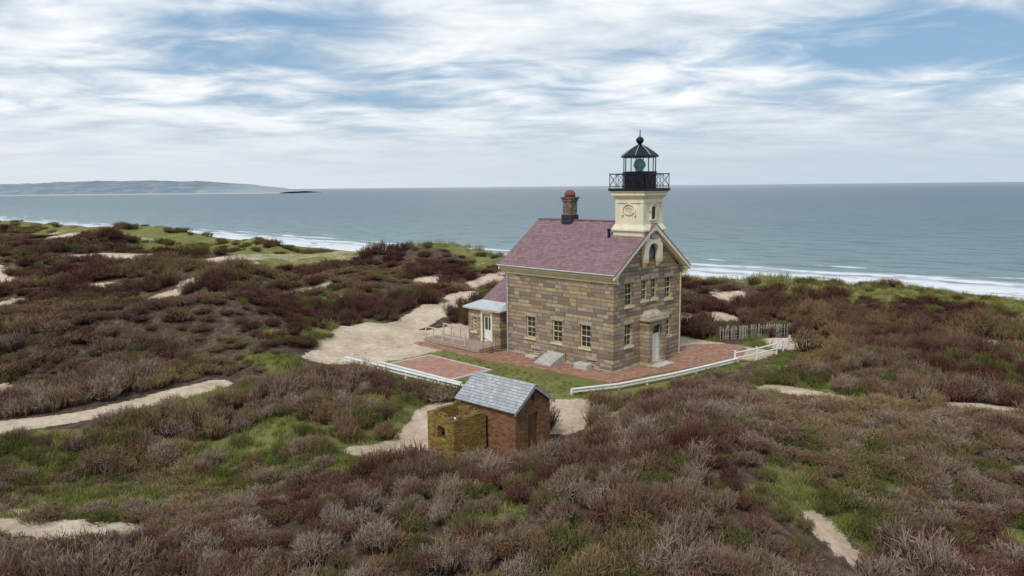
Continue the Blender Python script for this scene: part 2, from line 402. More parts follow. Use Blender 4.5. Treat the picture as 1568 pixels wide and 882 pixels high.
for s in (-1,1):
    for z0,z1 in ((.3,1.1),(1.25,2.1)): b.box((cx+s*.31-.2,-.556,z0),(cx+s*.31+.2,-.542,z1))
b.obj('door_panels',m_white,LH)
b=B(); b.box((cx-.5,-.56,2.3),(cx+.5,-.545,2.85)); b.obj('door_transom',m_glass,LH)
b=B(); b.box((cx-1.0,-1.6,-.2),(cx+1.0,-.953,.12)); b.obj('door_step',m_conc,LH,.02)
b=B(); b.bar((W-.25,-.08,.0),(W-.25,-.08,6.4),.045,8); b.obj('downpipe',m_ochre,LH)
b=B(); b.prism([(-1.75,.02),(-.1,.02),(-.1,.75),(-.25,.75),(-1.75,.18)],1,4.3,5.9); b.obj('cellar_bulkhead',m_wood,LH,.02)
b=B(); b.box((-.85,1.7,-.1),(-.11,2.9,.42)); b.obj('stone_window_well',m_conc,LH,.03)
b=B(); b.box((-.7,6.9,-.1),(-.11,7.9,.2)); b.obj('stone_window_well_low',m_conc,LH,.03)
# ---- rear annex + vestibule
b=B(); wall(b,'x',.9,10.5,14.3,-.5,3.25,[],.2,1); wall(b,'y',14.3,.9,7.2,-.5,3.25,[],.2,-1); wall(b,'x',7.2,10.5,14.3,-.5,3.25,[],.2,-1)
vo=[(12.35,13.35,.38,2.6)]
wall(b,'x',.0,11.3,15.1,-.5,3.0,vo+[(14.1,14.6,1.1,2.3)],.25,1); wall(b,'y',11.3,.0,.9,-.5,3.0,[],.2,1); wall(b,'y',15.1,.0,2.6,-.5,3.0,[],.2,-1); wall(b,'x',2.6,14.3,15.1,-.5,3.0,[],.2,-1)
b.obj('annex_walls',m_stone,LH)
window(LH,'x',0,1,14.1,14.6,1.1,2.3,fm=m_cream)
b=B(); b.box((.16,12.37,.4),(.22,13.33,2.58)); b.obj('annex_door',m_white,LH)
b=B(); b.box((.14,12.5,1.4),(.158,12.8,2.4)); b.box((.14,12.9,1.4),(.158,13.2,2.4)); b.obj('annex_door_glass',m_glass,LH)
b=B(); b.box((-.06,12.17,.38),(-.003,12.35,2.75)); b.box((-.06,13.35,.38),(-.003,13.53,2.75)); b.box((-.07,12.17,2.752),(-.003,13.53,2.95)); b.obj('annex_door_frame',m_cream,LH)
b=B(); b.box((-.32,11.0,3.002),(2.9,15.45,3.14)); b.obj('vestibule_fascia',m_ochre,LH,.02)
b=B(); b.frust((-.36,10.96),(2.9,15.49),(.9,11.5),(2.9,14.6),3.143,3.62); b.obj('vestibule_roof',m_lightroof,LH)
b=B(); rx=4.05; p=[(.5,3.2),(rx,5.35),(7.6,3.2),(7.6,3.1),(rx,5.2),(.5,3.1)]; b.prism(p[::-1],1,10.51,14.7); b.obj('annex_slate_roof',m_slate,LH)
b=B(); b.add([(.9,14.3,3.2),(7.2,14.3,3.2),(rx,14.3,5.15)],[(0,2,1)]); b.obj('annex_gable',m_stone,LH)
b=B()
for i in range(11): b.box((-2.2+i*.2,11.4,.26),(-2.2+i*.2+.185,18.3,.34))
b.box((-2.22,11.38,-.1),(-.01,11.42,.25)); b.box((-2.24,11.38,.05),(-2.2,18.3,.258)); 
b.obj('entrance_deck',m_deck,LH)
b=B()
for y in (13.2,14.6,16.0,17.2,18.2):
    b.box((-2.15,y-.04,.34),(-2.07,y+.04,1.25))
    b.box((-.2,y-.04,.34),(-.12,y+.04,1.25)) if y>15.5 else None
b.box((-2.16,13.15,1.252),(-2.06,18.25,1.31)); b.box((-2.13,13.2,.78),(-2.09,18.2,.83))
b.box((-.21,15.9,1.252),(-.11,18.25,1.31))
b.obj('deck_railing',m_pinkrail,LH)
b=B()
for i in range(3): b.box((-1.8+.0,11.38-.32*(i+1),-.1),(-.3,11.38-.32*i-.003,.26-.085*(i+.6)))
b.obj('entrance_steps',m_brick,LH,.01)
b=B()
for x in (-1.75,-.35):
    b.bar((x,10.4,0),(x,10.4,.95),.025); b.bar((x,11.45,.3),(x,11.45,1.25),.025); b.bar((x,10.4,.95),(x,11.45,1.25),.025)
b.obj('step_handrails',m_black,LH)

# ================================================================== PAVING
def sheet(name,poly,z,mat,zb=-.3):
    o=B().prism([(x,y) for x,y in poly],2,zb,z).obj(name,mat); o.location=(A[0],A[1],0); o.rotation_euler=(0,0,R(45)); return o
sheet('brick_terrace',[(-9.2,7.0),(-5.4,7.0),(-5.4,13.6),(-9.2,13.6)],.055,m_pave)
sheet('brick_apron',[(-2.3,-1.6),(1,-2.2),(5,-3.2),(10.4,-4.3),(13.6,-3.0),(14.0,-1.2),(12.0,.8),(8.6,1.4),(8.6,-.1),(-.1,-.1),(-.1,10.3),(-2.3,11.3),(-2.6,19),(-3.4,19),(-3.4,9),(-2.6,5)],.05,m_pave2)
b=B()
for lo,hi in (((-9.45,6.75,-.2),(-9.203,13.85,.07)),((-5.397,6.75,-.2),(-5.2,13.85,.07)),((-9.2,13.603,-.2),(-5.4,13.85,.07)),((-9.2,6.75,-.2),(-5.4,6.997,.07))): b.box(lo,hi)
o=b.obj('terrace_kerb',m_conc,None,.01); o.location=(A[0],A[1],0); o.rotation_euler=(0,0,R(45))

# ================================================================== TERRAIN FUNCTIONS
def vnoise(x,y,seed=0):
    xi=np.floor(x).astype(np.int64); yi=np.floor(y).astype(np.int64); xf=x-xi; yf=y-yi
    def hsh(a,b):
        n=(a*374761393+b*668265263+seed*1442695041)&0xffffffff
        n=((n^(n>>13))*1274126177)&0xffffffff
        return ((n^(n>>16))&0xffff)/65535.
    u=xf*xf*(3-2*xf); v=yf*yf*(3-2*yf)
    return (hsh(xi,yi)*(1-u)+hsh(xi+1,yi)*u)*(1-v)+(hsh(xi,yi+1)*(1-u)+hsh(xi+1,yi+1)*u)*v
def fbm(x,y,s,o=4,seed=0):
    r=0;a=.5;t=0
    for i in range(o):
        r=r+a*vnoise(x/s+17.3*i,y/s-9.1*i,seed+i); t+=a; a*=.5; s/=2.03
    return r/t
def sst(x,a,b):
    t=np.clip((x-a)/(b-a),0,1); return t*t*(3-2*t)
def capsule(x,y,pts,w):
    d=np.full_like(x,1e9)
    for (ax,ay),(bx,by) in zip(pts[:-1],pts[1:]):
        dx,dy=bx-ax,by-ay; t=np.clip(((x-ax)*dx+(y-ay)*dy)/(dx*dx+dy*dy+1e-9),0,1)
        d=np.minimum(d,np.hypot(x-ax-t*dx,y-ay-t*dy))
    return d/w
def ell(x,y,cx_,cy_,rx,ry,rot=0):
    c,s=math.cos(R(rot)),math.sin(R(rot)); dx=x-cx_;dy=y-cy_
    return np.hypot((dx*c+dy*s)/rx,(-dx*s+dy*c)/ry)
def shore(x,y): return .661*x+.750*y-150+3*np.sin(x*.02+1)+2*(fbm(x,y,25,3,5)-.5)
def local(x,y):
    dx=x-A[0];dy=y-A[1]; k=math.sqrt(.5); return (dx+dy)*k,(dy-dx)*k
def yardmask(x,y):
    lx,ly=local(x,y)
    dx=np.maximum(np.maximum(-10.6-lx,lx-13.5),0); dy=np.maximum(np.maximum(-4.9-ly,ly-17.5),0)
    d=np.hypot(dx,dy)
    cut=(-(lx+10.6)-(ly+4.9)+7.5)/1.414
    d=np.maximum(d,cut)
    return 1-sst(d,0,1.2)
ROAD=[(-70,27),(-40,36),(-28.5,39.7),(-25.7,41.1),(-24.5,42),(-22.3,44.5),(-20,48)]
FAR1=[(-102,122),(-88,126),(-79,134),(-72,140)]; FAR2=[(-56,122),(-51,130),(-42,142),(-32,152)]; FAR3=[(-24,148),(-8,146)]
def height(x,y):
    x=np.asarray(x,float);y=np.asarray(y,float)
    h=(fbm(x,y,32,3,1)-.5)*3.6+(fbm(x,y,8,3,2)-.5)*2.1
    wild=sst(-x,6,22)*sst(y,44,60)+sst(y,72,90)*sst(x,-20,0); wild=np.clip(wild,0,1)
    rd=1-np.abs(2*fbm(x*.8+y*.35,y*.9-x*.2,26,3,9)-1)
    h=h+wild*((rd-.72)*5.5+(fbm(x,y,12,3,19)-.5)*2.6)
    g=lambda cx_,cy_,sx,sy,a,rot=0: a*np.exp(-.5*ell(x,y,cx_,cy_,sx,sy,rot)**2)
    hill=g(9,29,7,4.5,1.7,10)+g(28,51,5,3,1.3)+g(30,33,8,4,1.3)+g(-5,23.5,7,3.,.9)
    hill=hill+g(44,80,13,5,2.4,-30)+g(27,86,6,4,1.2)+g(40,68,8,4,1.2)
    hill=hill+g(-15,124,9,6,2.6)+g(-66,106,14,6,2.4)+g(-125,200,22,10,2.2)+g(-90,160,20,7,1.2)
    hill=hill+g(-24,84,10,5,1.8)+g(-31,60,9,5,1.8)+g(-45,85,12,6,1.6)+g(4,103,12,6,1.4)+g(-2,88,6,5,.6)
    hill=hill-g(-19,30,8,5,.5)-g(-13,39,6,3,.4)
    far=sst(np.hypot(x,y),120,260)
    h=h*(1-.25*far)+hill
    ym=yardmask(x,y); lx,ly=local(x,y)
    dd=np.hypot(np.maximum(np.maximum(-10-lx,lx-13),0),np.maximum(np.maximum(-4.5-ly,ly-17),0))
    calm=1-sst(dd,0,8); h=h*(1-calm*.9); h=h*(1-ym)-.02*ym
    calm2=1-sst(ell(x,y,-1.2,36,6.5,5.5),.5,1.35); h=h*(1-calm2)-.45*calm2
    rc=1-sst(capsule(x,y,ROAD,1.),.8,7); h=h*(1-rc*.8)
    for (qx,qy,qr) in ((18.5,44.5,3.5),(27.5,40.5,3.5),(-18.5,27.5,4),(21,60,6),(19,53,4)):
        k=1-sst(np.hypot(x-qx,y-qy)/qr,.4,1.6); h=h*(1-.75*k)
    for pts in (FAR1,FAR2,FAR3):
        k=1-sst(capsule(x,y,pts,7.),.3,1.5); h=h*(1-.7*k)+k*.7
    s=shore(x,y)
    h=np.where(s>-66,h*(1-sst(s,-66,-48)),h)
    h=h-4.2*sst(s,-58,-30)-1.3*sst(s,-36,-10)-4*sst(s,-8,20)
    return h
SAND=[([(-13.5,54.5),(-14,58),(-12.8,63),(-9.5,67.5),(-6.8,74),(-5.6,82),(-4.5,86)],1.9,.8),([(-11.3,56.5),(-8,61.5),(-4,65)],3.0,.9),
 (ROAD,1.15,.45),
 ([(-21.5,28.2),(-18.6,27.6),(-15.0,27.0)],.9,1.3),([(-23,30.8),(-20.5,29.8)],.5,1.),
 ([(-7.5,34.6),(-6,35.6),(-5,37.9),(-4.7,40.6),(-4.2,43)],.8,.9),([(2.9,39.8),(3.5,43.4)],1.3,.9),([(5.2,40.2),(6.2,41)],.35,.8),
 ([(16.8,46.9),(18.9,44.9),(20.8,43.2)],1.0,1.2),([(24.8,43.0),(27.1,40.8),(31,38.6)],1.4,1.2),
 ([(15.5,70),(21.7,74.1)],1.6,.8),([(22.2,58.5),(22.6,61.),(26,62.8)],1.5,.9),([(24,61.),(27,58.8)],1.4,.9),
 ([(9.9,26.6),(9.8,25.8)],.2,2.2),([(10.2,23.6),(10.8,22)],.4,2.2),
 (FAR1,5.,.8),(FAR2,3.6,.8),(FAR3,3.,.8),([(-13,134),(-10,130)],3,.8),
 ([(40,61),(42,58),(46,56.5)],1.2,.8),([(-110,186),(-90,182)],6.,.8),([(-36,50),(-32,48.6)],.6,.8)]
GRASS=[(-19,32,8.,5.,0,1.),(-24.5,37,7.5,2.6,0,.85),(-13,37.5,7,3.6,0,.7),(-8.6,32,3.2,1.8,0,.9),(-8,42,4,3,0,.6),(-17,46,6,2.,20,.6),
 (1,44.2,6,2.2,0,.7),(18,47.4,4.2,2,0,.7),(20.5,51.5,3,1.6,0,.55),(22,44,4,1.5,-20,.5),(20,59,5,2.2,20,.85),(24,69,6,4,0,.85),(27,93,12,7,-45,.9),(46,98,10,5,-45,.9),
 (-60,128,16,4,0,.9),(-62,158,15,6,0,.85),(-34,138,8,5,0,.6),(-85,115,9,4,0,.6),(-2,79,3.4,5,0,.6),(-16,60,2.,4,0,.55),(-15,50,5,1.8,-40,.8),
 (12.0,35,1.5,1.1,0,.5),(-20,75,6,3,0,.5),(-38,72,6,2.5,0,.45),(-9,94,5,3,0,.6),(-6.5,46.5,4,1.4,-45,.75),(12.6,25,1.,1.6,0,.45),(34,50,4,1.5,0,.4)]
CLEAR=[([(15.2,50.2),(18.2,51.2),(22.0,55.0)],1.7),([(17.0,59.2),(21.5,60.4),(25.8,62.6)],2.1)]
def cover(x,y):
    x=np.asarray(x,float);y=np.asarray(y,float)
    n=fbm(x,y,3.2,4,21)-.5; n2=fbm(x,y,9,3,31)-.5
    s=np.zeros_like(x)
    for p,w,nn in SAND:
        c=capsule(x,y,p,w); s=np.maximum(s,1-sst(c+n*1.6*nn,.75,1.15))
    g=np.zeros_like(x)
    for (a,b_,c_,d_,r_,k) in GRASS:
        e_=ell(x,y,a,b_,c_,d_,r_); g=np.maximum(g,k*(1-sst(e_+n*1.6+n2*.8,.5,1.2)))
    g=np.maximum(g,.5*sst(fbm(x,y,6,4,41),.67,.75))
    sl_=(height(x,y+1.5)-height(x,y-1.5))/3.
    s=np.maximum(s,.95*sst(sl_,.19,.29)*sst(fbm(x,y,11,3,81)+.3*n,.54,.64)*sst(y,56,70))
    sh=shore(x,y); lf=sst(-x,20,60)*22
    strip=sst(sh+n2*14,-70-lf,-62-lf)*(1-sst(sh,-50,-42)); g=np.maximum(g,strip*.9); s=s*(1-strip*.6)
    s=np.maximum(s,sst(sh+n*5,-38,-33))
    ym=yardmask(x,y); lx,ly=local(x,y)
    g=g*(1-ym); s=s*(1-ym)
    lawn=ym*(1-sst(ly+n*3,13.2,15.5)); back=ym*sst(ly+n*3,13.2,15.5)
    back=np.maximum(back,ym*sst(lx+n*3,9.5,11)); lawn=lawn*(1-sst(lx+n*3,9.5,11))
    return np.clip(np.maximum(s,back),0,1),np.clip(np.maximum(g,lawn),0,1),ym

# ================================================================== FENCES
def lowfence(name,pts,hgt=.48,step=2.4,mat=m_white):
    e=empty(name,(A[0],A[1],0),R(45)); post=B(); rail=B()
    for (p,q) in zip(pts[:-1],pts[1:]):
        p=Vector(p);q=Vector(q);d=(q-p); n=max(1,round(d.length/step)); d.normalize(); s=Vector((-d.y,d.x))
        for i in range(n+1):
            c=p+(q-p)*i/n; post.box((c.x-.06,c.y-.06,-.4),(c.x+.06,c.y+.06,hgt-.02))
        for (z0,z1,wd) in ((hgt-.018,hgt+.03,.12),(hgt*.5,hgt*.74,.02)):
            a=p-s*wd;bb=q-s*wd;cc=q+s*wd;dd=p+s*wd
            if wd<.1:
                off=s*-.09; a,bb,cc,dd=a+off,bb+off,cc+off,dd+off
            rail.add([(a.x,a.y,z0),(bb.x,bb.y,z0),(cc.x,cc.y,z0),(dd.x,dd.y,z0),(a.x,a.y,z1),(bb.x,bb.y,z1),(cc.x,cc.y,z1),(dd.x,dd.y,z1)],
              [(0,3,2,1),(4,5,6,7),(0,1,5,4),(1,2,6,5),(2,3,7,6),(3,0,4,7)])
    post.obj('posts',mat,e); rail.obj('rails',mat,e); return e
lowfence('white_rail_fence',[(-11.2,16.4),(-10.4,2.6)])
lowfence('white_rail_fence',[(-9.9,13.9),(-9.7,5.0)],.3)
lowfence('white_rail_fence',[(-6.2,-1.5),(-3.2,-2.9),(1.5,-4.0),(8.3,-5.0)],.4)
def gz(x,y): return float(height(np.array([x]),np.array([y]))[0])
def railfence(name,pts,hgt,mat,step=2.0):
    pts=[(x,y,gz(x,y)) for x,y in pts]
    e=empty(name,(0,0,0),0); b=B();r=B()
    for p,q in zip(pts[:-1],pts[1:]):
        p=Vector(p);q=Vector(q);n=max(1,round((q-p).length/step))
        for i in range(n):
            c=p+(q-p)*i/n; b.box((c.x-.06,c.y-.06,c.z-.5),(c.x+.06,c.y+.06,c.z+hgt+random.uniform(0,.1)))
        for k in (.45,.85): r.bar(p+Vector((0,0,hgt*k)),q+Vector((0,0,hgt*k)),.05)
    b.obj('posts',mat,e); r.obj('rails',mat,e)
railfence('post_and_rail_fence',[(16.2,52.6),(18.2,53.9),(20.3,55.6),(22.2,58.0),(22.25,58.1)],1.0,m_white)
e=empty('slat_snow_fence',(0,0,0),0); b=B(); wr=B()
pts=[(17.6,61.2),(19.5,61.9),(21.2,62.6),(23.4,63.8),(25.2,65.2)]; pts=[Vector((x,y,gz(x,y)-.02)) for x,y in pts]
for p,q in zip(pts[:-1],pts[1:]):
    n=int((q-p).length/.15)
    for i in range(n):
        if random.random()<.08: continue
        c=p+(q-p)*i/n; l=random.uniform(-.1,.1); hh=1.2+random.uniform(-.12,.06)
        b.bar((c.x,c.y,c.z-.5),(c.x+l,c.y+l*.5,c.z+hh),.034)
    for k in (.3,.85): wr.bar(p+Vector((0,0,k)),q+Vector((0,0,k)),.012)
b.obj('slats',m_wood,e); wr.obj('wires',m_wood,e)

# ================================================================== BRICK SHED
SZ=-.35
SH=empty('brick_shed',(.1,35.2,SZ),R(48)); w,d=2.7,3.9; ez=2.45; rz=3.4
b=B(); wall(b,'x',0,0,d,-1,ez,[],.2,1); wall(b,'y',0,0,w,-1,ez,[(.95,1.75,-.6,1.95)],.22,1); wall(b,'x',w,0,d,-1,ez,[],.2,-1); wall(b,'y',d,0,w,-1,ez,[],.2,-1)
b.add([(0,0,ez),(w,0,ez),(w/2,0,rz)],[(0,1,2)]); b.add([(0,d,ez),(w,d,ez),(w/2,d,rz)],[(0,2,1)]); b.obj('brick_walls',m_brick,SH)
s2=(rz-ez+.02)/(w/2); zr=rz+.1
b=B(); p=[(-.22,zr-s2*(w/2+.22)),(w/2,zr),(w+.22,zr-s2*(w/2+.22)),(w+.22,zr-s2*(w/2+.22)-.07),(w/2,zr-.08),(-.22,zr-s2*(w/2+.22)-.07)]
b.prism(p[::-1],1,-.2,d+.2); b.obj('slate_roof',m_slate2,SH)
b=B(); p=[(-.2,zr-s2*(w/2+.2)-.075),(w/2,zr-.085),(w+.2,zr-s2*(w/2+.2)-.075),(w+.2,zr-s2*(w/2+.2)-.19),(w/2,zr-.21),(-.2,zr-s2*(w/2+.2)-.19)]; b.prism(p[::-1],1,-.19,-.13); b.obj('rake_board',m_wood,SH)
b=B(); b.box((.97,.1,-.6),(1.73,.16,1.93)); b.obj('shed_door',m_brown,SH)
b=B(); arch_frame(b,1.35,.52,.40,1.75,1.96,1,-.03,.0-.003); b.obj('door_arch',m_lichen,SH)
b=B(); b.box((w/2-.12,-.03,2.65),(w/2+.12,-.003,2.95)); b.obj('gable_vent',m_lead,SH)
RU=empty('ruined_brick_outhouse',(-2.95,35.0,SZ),R(39)); w,d,zt=2.0,2.35,1.95; t=.26
b=B(); wall(b,'x',0,0,d,-1,zt,[(.75,1.45,.75,1.42)],t,1); wall(b,'y',0,0,w,-1,zt,[],t,1); wall(b,'x',w,0,d,-1,zt,[],t,-1); wall(b,'y',d,0,w,-1,zt,[],t,-1)
wall(b,'x',t,t,d-t,-1,zt,[(.75,1.45,.75,1.42)],0,-1); wall(b,'y',t,t,w-t,-1,zt,[],0,1); wall(b,'x',w-t,t,d-t,-1,zt,[],0,1); wall(b,'y',d-t,t,w-t,-1,zt,[],0,-1)
b.add([(0,0,zt),(w,0,zt),(w,t,zt),(0,t,zt)],[(0,1,2,3)]); b.add([(0,d-t,zt),(w,d-t,zt),(w,d,zt),(0,d,zt)],[(0,1,2,3)])
b.add([(0,t,zt),(t,t,zt),(t,d-t,zt),(0,d-t,zt)],[(0,1,2,3)]); b.add([(w-t,t,zt),(w,t,zt),(w,d-t,zt),(w-t,d-t,zt)],[(0,1,2,3)])
b.obj('brick_walls',m_lichen,RU)
b=B()
def ragged(x0,x1,y0,y1,ax):
    u=0.; Lr=(x1-x0) if ax==0 else (y1-y0)
    while u<Lr-.05:
        l=min(random.uniform(.15,.34),Lr-u); zz=random.choice((.0,.08,.085,.16,.0,.17,.085))
        if zz:
            if ax==0: b.box((x0+u,y0,zt+.002),(x0+u+l-.012,y1,zt+zz))
            else: b.box((x0,y0+u,zt+.002),(x1,y0+u+l-.012,zt+zz))
        u+=l
ragged(.0,w,.004,.25,0); ragged(.01,w-.01,d-.25,d-.004,0); ragged(.004,.25,.27,d-.27,1); ragged(w-.25,w-.004,.27,d-.27,1)
b.obj('loose_top_bricks',m_lichen,RU,.01)
b=B(); b.box((.85,1.2,-.3),(1.35,1.7,1.3)); b.lathe([(.2,1.302),(.24,1.5),(.18,1.55),(.05,1.57)],(1.1,1.45),10); b.obj('white_rubble',m_white,RU,.05)
b=B(); b.box((.27,.27,-.4),(w-.27,d-.27,.55)); b.obj('ruin_floor',m_conc,RU)

# ================================================================== GROUND MESH
n=620; k=5.1; uu=np.linspace(-1,1,n); ax=np.sinh(uu*k)/math.sinh(k)*1500
XX,YY=np.meshgrid(ax-2,ax+42,indexing='xy'); ZZ=height(XX,YY)
S_,G_,Y_=cover(XX,YY)
verts=np.stack([XX.ravel(),YY.ravel(),ZZ.ravel()],1)
i=np.arange(n*n).reshape(n,n); faces=np.stack([i[:-1,:-1].ravel(),i[:-1,1:].ravel(),i[1:,1:].ravel(),i[1:,:-1].ravel()],1)
me=bpy.data.meshes.new('ground'); me.vertices.add(len(verts)); me.vertices.foreach_set('co',verts.ravel())
me.loops.add(faces.size); me.loops.foreach_set('vertex_index',faces.ravel()); me.polygons.add(len(faces))
me.polygons.foreach_set('loop_start',np.arange(0,faces.size,4)); me.polygons.foreach_set('use_smooth',np.ones(len(faces),bool)); me.update(calc_edges=True)
for nm,arr in (('sand',S_),('grass',G_),('yard',Y_)):
    a=me.attributes.new(nm,'FLOAT','POINT'); a.data.foreach_set('value',arr.ravel().astype(np.float32))
gr=bpy.data.objects.new('ground',me); sc.collection.objects.link(gr)
m,nt,p=newmat('dune_ground')
pos=N(nt,'ShaderNodeNewGeometry').outputs['Position']
def attr(nm):
    a=N(nt,'ShaderNodeAttribute'); a.attribute_name=nm; return a.outputs['Fac']
n1=noise(nt,pos,.35,5,.6); n2=noise(nt,pos,2.2,7,.7); n3=noise(nt,pos,9,5,.75)
brush=ramp(nt,n2,[(.3,(.055,.034,.027)),(.5,(.10,.068,.05)),(.7,(.20,.15,.10))])
green=ramp(nt,n1,[(.3,(.115,.14,.028)),(.5,(.18,.195,.045)),(.7,(.28,.245,.095))])
green=mix(nt,smooth(nt,n3,.42,.62,0,.65),green,(.25,.19,.105))
sand=ramp(nt,M(nt,'ADD',M(nt,'MULTIPLY',n2,.5),M(nt,'MULTIPLY',n1,.5)),[(.36,(.43,.315,.215)),(.5,(.61,.475,.345)),(.62,(.76,.635,.485))])
jit=M(nt,'MULTIPLY',M(nt,'SUBTRACT',n3,.5),1.3)
jit2=M(nt,'MULTIPLY',M(nt,'SUBTRACT',n2,.5),1.1); jj=M(nt,'ADD',jit,jit2)
c=mix(nt,smooth(nt,M(nt,'ADD',attr('grass'),jj),.2,.5),brush,green)
c=mix(nt,smooth(nt,M(nt,'ADD',attr('sand'),jj),.3,.6),c,sand)
L(nt,c,p.inputs['Base Color']); p.inputs['Roughness'].default_value=.95; p.inputs['Specular IOR Level'].default_value=.1
L(nt,bump(nt,M(nt,'ADD',n2,M(nt,'MULTIPLY',n3,.5)),.9,.14),p.inputs['Normal'])
me.materials.append(m)

# ================================================================== SEA
m,nt,p=newmat('sea_water')
pos=N(nt,'ShaderNodeNewGeometry').outputs['Position']; s=N(nt,'ShaderNodeSeparateXYZ'); L(nt,pos,s.inputs[0])
X,Y=s.outputs[0],s.outputs[1]
w1=noise(nt,pos,.04,3)
dsh=M(nt,'SUBTRACT',M(nt,'ADD',M(nt,'MULTIPLY',X,.661),M(nt,'MULTIPLY',Y,.750)),141.)
dsh=M(nt,'ADD',dsh,M(nt,'MULTIPLY',M(nt,'SINE',M(nt,'ADD',M(nt,'MULTIPLY',X,.02),1.)),3.))
al=M(nt,'SUBTRACT',M(nt,'MULTIPLY',X,.750),M(nt,'MULTIPLY',Y,.661))
cv=N(nt,'ShaderNodeCombineXYZ'); L(nt,M(nt,'MULTIPLY',dsh,1.),cv.inputs[0]); L(nt,M(nt,'MULTIPLY',al,.3),cv.inputs[1]); wv=cv.outputs[0]
deep=ramp(nt,M(nt,'DIVIDE',dsh,6000.),[(0,(.24,.34,.33)),(.008,(.165,.255,.265)),(.03,(.115,.185,.21)),(.12,(.10,.15,.185)),(.45,(.12,.165,.21)),(1,(.21,.255,.305))])  # water colour by distance offshore; the pale far end is painted-in haze
big=noise(nt,wv,.035,4,.6); mid=noise(nt,wv,.22,6,.65); sm=noise(nt,wv,1.3,3,.7)
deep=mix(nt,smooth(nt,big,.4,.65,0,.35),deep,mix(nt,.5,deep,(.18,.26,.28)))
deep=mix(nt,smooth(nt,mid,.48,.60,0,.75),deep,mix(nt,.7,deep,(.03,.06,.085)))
fo=noise(nt,wv,.32,7,.7); fo2=noise(nt,wv,.12,6,.7)
rgt=smooth(nt,X,20.,90.)
def band(c0,wd,th):
    d=M(nt,'ABSOLUTE',M(nt,'SUBTRACT',M(nt,'ADD',dsh,M(nt,'MULTIPLY',M(nt,'SUBTRACT',w1,.5),14.)),c0))
    d=M(nt,'DIVIDE',d,M(nt,'ADD',1.,M(nt,'MULTIPLY',rgt,.9)))
    return M(nt,'MULTIPLY',smooth(nt,d,wd,wd*.3),smooth(nt,M(nt,'ADD',fo2,M(nt,'MULTIPLY',rgt,.06)),th,th+.07))
foam=M(nt,'MAXIMUM',band(7.,4.4,.36),band(16.,3.0,.45)); foam=M(nt,'MAXIMUM',foam,band(28.,1.8,.55))
edge=smooth(nt,dsh,8.,0.); foam=M(nt,'MAXIMUM',foam,edge)
foam=M(nt,'MULTIPLY',foam,smooth(nt,fo,.30,.46))
caps=M(nt,'MULTIPLY',smooth(nt,noise(nt,wv,.45,5,.6),.70,.74),.5); foam=M(nt,'MAXIMUM',foam,caps)
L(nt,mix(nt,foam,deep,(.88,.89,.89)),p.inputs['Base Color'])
L(nt,M(nt,'ADD',.30,M(nt,'MULTIPLY',foam,.5)),p.inputs['Roughness']); p.inputs['Specular IOR Level'].default_value=.3
hh=M(nt,'ADD',M(nt,'MULTIPLY',mid,1.3),M(nt,'MULTIPLY',sm,.4)); hh=M(nt,'ADD',hh,M(nt,'MULTIPLY',foam,.5))
L(nt,bump(nt,hh,1.,2.0),p.inputs['Normal'])
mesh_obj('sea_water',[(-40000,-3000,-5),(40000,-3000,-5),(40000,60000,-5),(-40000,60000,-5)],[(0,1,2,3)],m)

# ================================================================== DISTANT COAST
vs=[];fs=[]; xs=np.linspace(-4200,-920,300)
prof=(fbm(xs,xs*0,420,5,77)); prof2=fbm(xs,xs*0+50,45,3,78)
top=[]
for x,pn,p2 in zip(xs,prof,prof2):
    t=(x+920)/(-3280.)
    base=min(1,(t*9))**.7*22
    hill=28*math.exp(-.5*((x+1580)/280)**2)+14*math.exp(-.5*((x+2050)/220)**2)+16*math.exp(-.5*((x+2900)/500)**2)+4*math.exp(-.5*((x+1150)/90)**2)
    top.append(base+hill*(.7+.6*pn)+7*p2*min(1,t*30))
for x,tz in zip(xs,top):
    vs+=[(x,2950,-6),(x,2975,-2),(x+5,3060,tz*.35),(x+10,3160,tz*.65),(x,3330,tz*1.08),(x,3700,-6)]
for i in range(len(xs)-1):
    for j in range(5): a=i*6+j; fs.append((a,a+6,a+7,a+1))
m,nt,p=newmat('haze_tinted_coast'); pos=N(nt,'ShaderNodeNewGeometry').outputs['Position']
sp=N(nt,'ShaderNodeSeparateXYZ'); L(nt,pos,sp.inputs[0])
c=ramp(nt,noise(nt,pos,.014,7,.75),[(.35,(.18,.225,.27)),(.52,(.225,.27,.315)),(.62,(.31,.335,.345)),(.7,(.40,.41,.40))])  # blue-grey distance haze is mixed into these land colours
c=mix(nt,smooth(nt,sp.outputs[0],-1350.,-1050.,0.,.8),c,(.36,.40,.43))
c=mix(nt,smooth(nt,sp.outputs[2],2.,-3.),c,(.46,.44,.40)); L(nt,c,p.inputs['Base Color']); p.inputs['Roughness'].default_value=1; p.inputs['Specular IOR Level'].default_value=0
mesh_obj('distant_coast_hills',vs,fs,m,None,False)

# ================================================================== VEGETATION (instanced)
def plant_mesh(name,quads,tips,mat):
    q=np.array(quads,dtype=np.float32).reshape(-1,3); nf=len(q)//4
    me=bpy.data.meshes.new(name); me.vertices.add(len(q)); me.vertices.foreach_set('co',q.ravel())
    me.loops.add(nf*4); me.loops.foreach_set('vertex_index',np.arange(nf*4)); me.polygons.add(nf)
    me.polygons.foreach_set('loop_start',np.arange(0,nf*4,4)); me.update(calc_edges=True)
    a=me.attributes.new('tip','FLOAT','POINT'); a.data.foreach_set('value',np.array(tips,dtype=np.float32))
    me.materials.append(mat); return bpy.data.objects.new(name,me)
def twig(Q,T,p,q,w0,w1,t0,t1):
    d=q-p; s=np.cross(d,rng.normal(size=3)); s/=np.linalg.norm(s)+1e-9
    Q+= [p-s*w0,p+s*w0,q+s*w1,q-s*w1]; T+=[t0,t0,t1,t1]
